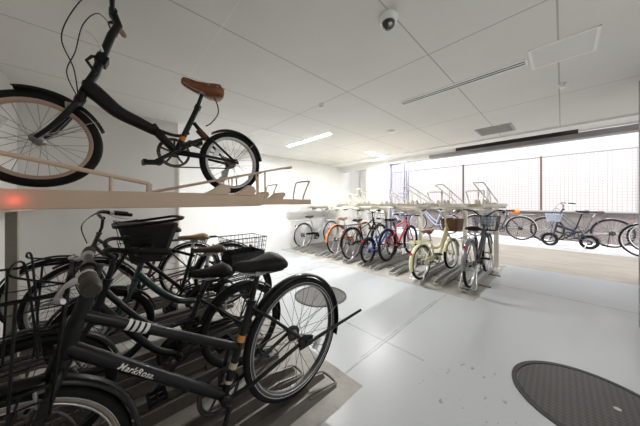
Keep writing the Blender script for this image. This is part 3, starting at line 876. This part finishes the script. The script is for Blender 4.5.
# lettering on the down tube (left side faces the camera)
cu = bpy.data.curves.new('lettering', 'FONT'); cu.body = 'MarkRosa.'; cu.size = .0265; cu.offset = .0006; cu.shear = .22; cu.space_character = 1.12
tmp = bpy.data.objects.new('lettering_tmp', cu); COL.objects.link(tmp)
bpy.context.view_layer.update()
me = bpy.data.meshes.new_from_object(tmp.evaluated_get(bpy.context.evaluated_depsgraph_get()))
bpy.data.objects.remove(tmp)
d = (V((.405,.23)) - V((.856,.64))).normalized()            # reading direction runs down the tube toward the rear
out = Vector((0,1,0)); upv = out.cross(d).normalized()
o0 = V((.856,.64)).lerp(V((.405,.23)), .245)
for v in me.vertices:
    h = v.co.y - .0075; ang = h/.0212
    v.co = o0 + d*v.co.x + upv*(.0212*math.sin(ang)) + out*(.0212*math.cos(ang)+.0006)
me.materials.append(mat('white_lettering', (.75,.74,.70), .5))
lo = bpy.data.objects.new('lettering', me); COL.objects.link(lo); lo.parent = Af; lo['label'] = 'white serif lettering'

p = city(R=.30, wb=1.0, bb=(.42,.26), st=(.29,.60), sd=(.235,.75), ht=(.74,.80), hb=(.78,.66), hbar=(.715,.92),
    tubes=[(smooth_path([(.755,.75),(.62,.56),(.50,.46),(.33,.46)],3), .015), (smooth_path([(.775,.68),(.62,.45),(.52,.33),(.42,.27)],3), .019)],
    rim=BLACK, spoke=DSPOKE, rf=(20,195), ff=(15,160), stand='double', standm=MBLACK, bar='city', barm=MBLACK, guard=MBLACK, wref=None, carrier=True, carrierm=MBLACK, gears=False, sL=.26, sW=.21, sT=.075, postm=BLACK, springs=True, staym=BLACK)
bike('black low-step bicycle with small wheels and a sagging padded saddle', (.75,1.63,.05), PI, p, hi=True)

GREEN = mat('bottle_green_paint', (.006,.034,.029), .3, 0, .08, 40, coat=.4)
p = city(R=.275, wb=.99, bb=(.40,.31), st=(.345,.60), sd=(.33,.745), ht=(.79,.72), hb=(.83,.58), hbar=(.80,.84), mat=GREEN, amat=MBLACK,
    tubes=[(smooth_path([(.815,.63),(.72,.50),(.62,.40),(.52,.34),(.40,.315)],3), .024)],
    rim=BLACK, spoke=DSPOKE, bar='flat', barw=.9, barm=MBLACK, leverm=MBLACK, wref=None, guard=MBLACK, gears=False, stand='double', standm=MBLACK, saddle=DBROWN, springs=True, carrier=True, carrierm=MBLACK, sL=.25, sW=.21)
C_, Cf = bike('dark green low-step bicycle with a covered front basket and black rear basket', (.99,2.12,.11), PI, p, hi=True)
FAB = mat('dark_basket_weave', (.016,.015,.014), .7, 0, .3, 150, bump=.5)
fb = tub_mb(.76, .72, .98, .34, .36, .58)
fbo = obj('front_basket', fb, FAB, C_)
obj('basket_lining', MB().loft([[(.76+x*k, y*k, z) for x, y in ((-.17,-.17),(.17,-.17),(.17,.17),(-.17,.17))] for z, k in ((.955,.90),(.965,.95),(.985,.97),(.992,.95))], smooth=False), mat('brown_lining',(.05,.028,.02),.6), fbo)
rm = MB().tube(smooth_path([(.575,-.185,1.025),(.56,0,1.03),(.575,.185,1.025),(.76,.195,1.0),(.93,.18,.985),(.945,0,.98),(.93,-.18,.985),(.76,-.195,1.0)],3), .011, 7, closed=True)
obj('basket_rim', rm, MBLACK, fbo)
mb, rim = basket_mb(.02, .56, .815, .36, .28, .84, 9, 6, .0022)
rb = obj('rear_basket', mb, MBLACK, C_); obj('basket_rim', rim, MBLACK, rb)
obj('basket_band', MB().loft([[(.02+x*k, y*k, z) for x, y in ((-.181,-.141),(.181,-.141),(.181,.141),(-.181,.141))] for z, k in ((.56,.84),(.68,.91))], smooth=False, caps=False), mat('black_plastic',(.014,.014,.015),.4), rb)

p = city(R=.335, mat=BLACK, tubes=[([(.812,.80),(.33,.58)], .014), ([(.838,.725),(.44,.28)], .017)], rim=STEEL, spoke=DSPOKE, wref=None, saddle=TAN, springs=True, sW=.20, bar='flat', barw=.72, barm=MBLACK, stand='side', gears=True, sd=(.34,.78), st=(.34,.66), hbar=(.80,.93), leverm=MBLACK, carrier=False, ff=(60,150))
bike('black diamond-frame bicycle with a tan saddle and a big bare front wheel', (.98,2.52,.14), PI, p, hi=True)
p = city(R=.325, mat=mat('dark_bronze_paint',(.05,.03,.022),.35), amat=BLACK, tubes=[(smooth_path([(.815,.79),(.65,.62),(.5,.48),(.38,.42)],3), .015), (smooth_path([(.838,.725),(.66,.48),(.55,.36),(.44,.28)],3), .017)], rim=STEEL, spoke=DSPOKE, wref=None, carrier=True, carrierm=BLACK, stand='double', gears=False)
bike('dark bronze bicycle deepest in the near rack beside the wall step', (.76,3.1,.11), PI, p)

# ------------------------------------------------------------------ folding bicycle on the upper tray
FOLD = mat('satin_black_frame', (.0065,.006,.006), .42, 0, .1, 40, spec=.3)
main = smooth_path([(.77,.541),(.72,.501),(.65,.441),(.555,.401),(.47,.368)], 5)
nm = len(main)
tubes = [(main, [.044-.014*i/(nm-1) for i in range(nm)]), ([(.47,.368),(.365,.258)], [.026,.022]),
         (smooth_path([(.465,.381),(.395,.364),(.335,.368),(.29,.396)],4), .010),
         ([(.26,.471),(.215,.42),(.18,.385)], .013), ([(.335,.30),(.18,.385)], .011), ([(.365,.25),(.25,.245)], .012)]
p = dict(R=.228, w=.046, wb=.935, bb=(.365,.258), st=(.23,.596), sd=(.205,.742), ht=(.765,.558), hb=(.797,.458), hbar=(.668,.99), mat=FOLD, amat=FOLD, tubes=tubes,
    seatstay=True, ss=(.18,.385), rim=COPPER, rrim=ALU, spoke=STEEL, wref=[25], rf=(55,170), ff=(72,160), bar='rise', grip=BROWN, saddle=BROWN, rivets=True, sL=.26, sW=.165, sT=.095, postm=FOLD, crank=-36, cr=.094, cl=.175,
    stempts=[(.765,.556),(.74,.616),(.675,.856),(.645,.93),(.668,.99)], stemr=.019, tr=.017, rearref=False, staym=STEEL, ns=28, stand=None, leverm=FOLD,
    cable=lambda c0, s: [c0, c0+Vector((.05,-s*.08,-.02)), (.80+s*.012, s*.06, .89), (.835+s*.02, s*.05, .73), (.83-s*.015, s*.04, .60), (.80, s*.025, .47)])
F_, Ff = bike('black folding bicycle with brown leather saddle on the upper tier', (.70,1.72,1.325), PI, p, hi=True)
hg = MB().box((.467,0,.370), (.030,.062,.080), Matrix.Rotation(.62,3,'Y')); hg.box((.49,.034,.370), (.06,.012,.02), Matrix.Rotation(.3,3,'Y'))
obj('hinge', hg, MBLACK, Ff, .004)
hg = MB().box((.713,0,.70), (.05,.075,.045), Matrix.Rotation(-.36,3,'Y')); hg.tube([(.75,.03,.695),(.77,.05,.656),(.735,.055,.60)], .008, 6); hg.tube([(.72,.03,.70),(.75,.03,.695)], .008, 6)
obj('stem_clamp', hg, MBLACK, F_, .006)
obj('quick_release', MB().tube(smooth_path([(.71,.045,.73),(.735,.05,.785),(.78,.05,.81)],4), [.007]*5+[.005]*4, 6), WHITEP, F_)
sp_ = MB().tube([(.235,0,.43),(.175,0,.375)], .022, 10)
obj('suspension_block', sp_, RUST, F_)
obj('frame_reflector', MB().tube([V((.335,.334)),V((.324,.362))], .0182, 10), ORANGE, F_)
dr = MB().prism([(-.01,.225),(.02,.215),(.035,.16),(.06,.11),(.045,.095),(.015,.11),(.0,.17)], -.07, -.055)
for c in ((.035,.155),(.05,.105)): dr.disc((c[0],-.058,c[1]), .022, .01, 'y', 14)
obj('derailleur', dr, STEEL, F_)
lk = MB().tube(smooth_path([(.155,.02,.69),(.125,.03,.65),(.11,.03,.57),(.155,.03,.49),(.19,.02,.46)],5), .004, 6)
obj('brake_cable', lk, MBLACK, F_)

# ------------------------------------------------------------------ bicycles of the far rack
FX = 3.86
def far(label, y, p, x=FX, z=.045, tilt=0, yaw=0): return bike(label, (x, y, z), yaw, p, None, tilt)
WHITEB = mat('white_bike_paint', (.74,.74,.74), .3, 0, .04, 40)
p = city(R=.33, mat=mat('silver_frame',(.55,.55,.56),.3,.6), amat=ALU, tubes=[(smooth_path([(.815,.79),(.65,.60),(.5,.46),(.385,.42)],3), .015), (smooth_path([(.838,.725),(.66,.48),(.55,.36),(.44,.28)],3), .018)], basket=dict(x=1.0,z0=.74,z1=.98,lx=.36,ly=.34,m=STEEL,nx=8,nz=5,r=.0022), carrier=True, stand='double', gears=False, saddle=GUM, guard=MBLACK)
far('silver city bicycle with a wire basket by the white wall', 4.83, p, 3.93)
ORG = mat('orange_fender', (.62,.20,.06), .35)
p = city(R=.345, mat=mat('pale_grey_paint',(.5,.47,.44),.35), tubes=[(smooth_path([(.815,.79),(.65,.60),(.5,.46),(.385,.42)],3), .015), (smooth_path([(.838,.725),(.66,.48),(.55,.36),(.44,.28)],3), .018)], fendm=ORG, saddle=BROWN, basket=dict(x=1.0,z0=.74,z1=.97,lx=.35,ly=.34,m=WHITEP,nx=8,nz=5,r=.0022), carrier=False, stand='double', gears=False, guard=ORG)
far('city bicycle with orange mudguards and a brown saddle', 3.64, p, 3.98)
p = city(R=.34, mat=BLACK, tubes=[([(.81,.81),(.31,.62)], .014), ([(.838,.725),(.44,.28)], .017)], basket=dict(x=1.0,z0=.72,z1=.96,lx=.35,ly=.34,m=MBLACK,nx=8,nz=5,r=.0025), carrier=True, stand='double', gears=False, guard=MBLACK, rim=STEEL)
far('black city bicycle with dark mudguards beside the blue one', 3.08, p, 3.83)
BLUE = mat('royal_blue_paint', (.02,.09,.55), .28, 0, .08, 40, coat=.4)
p = city(R=.25, wb=.95, w=.045, bb=(.38,.26), st=(.27,.52), sd=(.235,.70), ht=(.70,.70), hb=(.735,.55), hbar=(.68,.84), mat=BLUE, amat=MBLACK, tubes=[([(.708,.65),(.30,.46)], .017), ([(.73,.56),(.38,.265)], .019)], fendm=MBLACK, bar='flat', barw=.75, stand='side', rim=BLACK, sW=.17, basket=dict(x=.89,z0=.58,z1=.80,lx=.30,ly=.30,m=MBLACK,nx=7,nz=5,r=.0025))
far('small blue bicycle with black mudguards and saddle', 2.66, p, 3.83)
RED = mat('bright_red_paint', (.62,.015,.035), .28, 0, .08, 40, coat=.4)
p = dict(R=.33, w=.05, wb=1.03, bb=(.43,.28), st=(.29,.70), sd=(.24,.84), ht=(.80,.80), hb=(.835,.68), hbar=(.84,.89), mat=RED, amat=MBLACK, tubes=[([(.806,.775),(.30,.67)], .018), ([(.83,.695),(.43,.285)], .021)], bar='flat', fender=False, rim=BLACK, postm=BLACK, crank=-20, stand=None, saddle=MBLACK, sW=.15)
far('bright red mountain bicycle with black tyres', 2.40, p, 4.12, .08)
CRM = mat('cream_bike_paint', (.78,.74,.48), .35, 0, .04, 40)
p = city(R=.275, w=.045, wb=1.02, bb=(.42,.28), st=(.28,.60), sd=(.245,.76), ht=(.80,.84), hb=(.845,.66), hbar=(.77,1.0), mat=CRM, amat=CRM, tubes=[(smooth_path([(.81,.77),(.68,.58),(.55,.45),(.33,.47)],3), .022), (smooth_path([(.838,.68),(.66,.44),(.55,.33),(.42,.285)],3), .028)], fendm=CRM, saddle=BROWN, springs=True, bar='cruiser', barm=ALU, grip=BROWN, rim=ALU, stand='double', guard=CRM, gears=False, carrier=True, carrierm=CRM, rf=(15,200),
   basket=dict(x=1.05,z0=.70,z1=.92,lx=.32,ly=.30,type='tub',m=mat('wicker_brown',(.17,.085,.035),.6,0,.3,90,bump=.4),flare=.85))
far('cream low-step bicycle with a brown saddle and wicker-look basket', 1.53, p, 3.64, .04, 0, -.13)
DG = mat('dark_grey_paint', (.07,.075,.085), .3, .3)
p = city(R=.335, mat=DG, amat=STEEL, tubes=[(smooth_path([(.815,.79),(.65,.60),(.5,.46),(.385,.42)],3), .017), (smooth_path([(.838,.725),(.66,.48),(.55,.36),(.44,.28)],3), .021)], fendm=mat('clear_grey_fender',(.22,.23,.25),.3,.4), saddle=MBLACK, springs=True, bar='cruiser', barm=MBLACK, stand='double', carrier=True, gears=False, guard=MBLACK, light=(1.1,.62), basket=dict(x=1.0,z0=.74,z1=.98,lx=.35,ly=.36,m=MBLACK,nx=8,nz=5,r=.0022), sW=.22)
far('dark grey city bicycle at the rack end with a pale bag in its basket', .90, p, 3.80, .045)
# bag stuffed in the basket
def bag(label, loc, sx, sy, sz, m, seed):
    random.seed(seed); rings = []
    for i in range(9):
        u = i/8; z = u*sz; k = math.sin(PI*(.12+.80*u))**.6
        rings.append([Vector((math.cos(2*PI*j/14)*sx*k*random.uniform(.85,1.1), math.sin(2*PI*j/14)*sy*k*random.uniform(.85,1.1), z+random.uniform(-.01,.01))) for j in range(14)])
    o = obj('plastic_bag', MB().loft(rings), m); o.location = loc
    tag(o, label, 'bag'); return o
bag('crumpled pale blue plastic bag in the basket of the dark grey bicycle', (4.80,.90,.84),   .12, .12, .30, mat('pale_blue_plastic',(.55,.62,.74),.3,0,.25,12), 3)

# ------------------------------------------------------------------ bicycles in the yard, parallel to the fence
OZ = .205
def out(label, x, y, p, face=PI/2): return bike(label, (x, y, OZ), face, p)
SIL = mat('grey_frame',(.16,.16,.17),.35,.5)
def plain(**k):
    q = city(tubes=[(smooth_path([(.815,.79),(.65,.60),(.5,.46),(.385,.42)],3), .016), (smooth_path([(.838,.725),(.66,.48),(.55,.36),(.44,.28)],3), .019)], gears=False, stand='side', standm=DRIVE)
    q.update(k); return q
NAVY = mat('navy_paint', (.02,.025,.05), .35, 0, .08, 40)
p = dict(R=.155, w=.05, wb=.63, bb=(.30,.27), st=(.17,.52), sd=(.10,.86), ht=(.50,.56), hb=(.53,.40), hbar=(.42,.88), mat=NAVY, amat=NAVY, tubes=[([(.51,.50),(.22,.40)], .034), ([(.22,.40),(.30,.27)], .026), ([(.30,.27),(.53,.36)], .02)], sL=.22, sW=.15, tr=.022, bar='flat', fender=True, ff=(10,150), rf=(10,170), rim=BLACK, stand='side', gears=False, barw=.9, postm=MBLACK,
    basket=dict(x=.56,z0=.60,z1=.78,lx=.30,ly=.34,type='tub',m=mat('pale_blue_cloth',(.42,.47,.58),.6,0,.2,30)))
out('navy folding bicycle with tiny wheels and a pale blue basket in the yard', 7.95, -.42, p)
out('silver bicycle standing behind the navy folding bicycle by the fence', 8.6, -.80, plain(mat=SIL, amat=SIL, rim=DRIM, saddle=mat('dark_plum',(.05,.02,.03),.4)))
out('grey bicycle with white rear mudguard and an orange bag in the yard', 8.55, .80, plain(mat=NAVY, amat=SIL, rim=DRIM, fendm=mat('pale_grey_fender',(.42,.42,.43),.4), saddle=MBLACK, carrier=True))
bag('orange and white bag on the carrier of the grey yard bicycle', (8.55,.93,OZ+.735), .07, .12, .14, mat('orange_cloth',(.75,.22,.06),.6,0,.3,20), 5)
out('blue bicycle in the yard seen beyond the cream bicycle', 8.5, 2.62, plain(mat=mat('sky_blue_paint',(.34,.40,.55),.35), amat=SIL, basket=dict(x=1.0,z0=.74,z1=.97,lx=.35,ly=.34,m=STEEL,nx=8,nz=5,r=.003)))
out('white bicycle in the yard seen beyond the red bicycle', 8.5, 4.4, plain(mat=WHITEB, amat=SIL, fendm=WHITEP, basket=dict(x=1.0,z0=.74,z1=.97,lx=.35,ly=.34,m=STEEL,nx=8,nz=5,r=.003)))
out('pale-guarded yard bicycle just behind the black-tyred one beside the grey pilaster', 8.15, -2.36, plain(mat=SIL, amat=SIL, fendm=WHITEP))
out('black-tyred yard bicycle in front, mostly hidden by the grey pilaster', 7.45, -2.18, plain(mat=BLACK, amat=STEEL, fendm=SIL))

# ------------------------------------------------------------------ light and camera
def area(name, loc, rot, sx, sy, e, col=(1,1,1)):
    l = bpy.data.lights.new(name, 'AREA'); l.shape = 'RECTANGLE'; l.size = sx; l.size_y = sy; l.energy = e; l.color = col
    o = bpy.data.objects.new(name, l); COL.objects.link(o); o.location = loc; o.rotation_euler = rot; return o
area('tube_glow', (2.86,3.4,CZ-.06), (0,0,PI/2), 1.3, .05, 58, (1,1,.98))
area('tube_glow.001', (5.05,3.2,CZ-.06), (0,0,0), 1.0, .05, 38, (1,1,.98))
area('added_fill', (1.5,-.45,CZ-.06), (0,0,0), 1.0, .05, 6, (1,.95,.88))  # added fill without a fitting, lifts faces turned toward the camera
sun = bpy.data.lights.new('sun', 'SUN'); sun.energy = 3.8; sun.angle = .02; sun.color = (1,.98,.95)
so_ = bpy.data.objects.new('sun', sun); COL.objects.link(so_); so_.rotation_euler = Vector((math.cos(math.radians(72)),-.12,-math.sin(math.radians(72)))).to_track_quat('-Z','Y').to_euler()
w = bpy.data.worlds.new('sky'); sc.world = w; w.use_nodes = True
bg = w.node_tree.nodes['Background']; bg.inputs[0].default_value = (.95,.97,1,1); bg.inputs[1].default_value = 1.65
# red glow on the ivory beam from an added light with no visible source
l = bpy.data.lights.new('added_red_glow', 'POINT'); l.energy = .02; l.color = (1,.08,.05); l.shadow_soft_size = .004
o = bpy.data.objects.new('added_red_glow', l); COL.objects.link(o); o.location = (-.262,1.45,1.262)

cam = bpy.data.cameras.new('camera'); cam.sensor_width = 36; cam.lens = 228/640*36; cam.clip_start = .02; cam.clip_end = 200
co = bpy.data.objects.new('camera', cam); COL.objects.link(co)
co.location = (0,0,1.25); cam.shift_y = -10/640; co.rotation_euler = (math.radians(90), 0, -math.radians(43.3))
sc.camera = co
sc.view_settings.view_transform = 'Standard'; sc.view_settings.look = 'None'; sc.view_settings.exposure = 0.80; sc.view_settings.gamma = 1
sc.cycles.use_denoising = True
sc.cycles.max_bounces = 10; sc.cycles.diffuse_bounces = 6
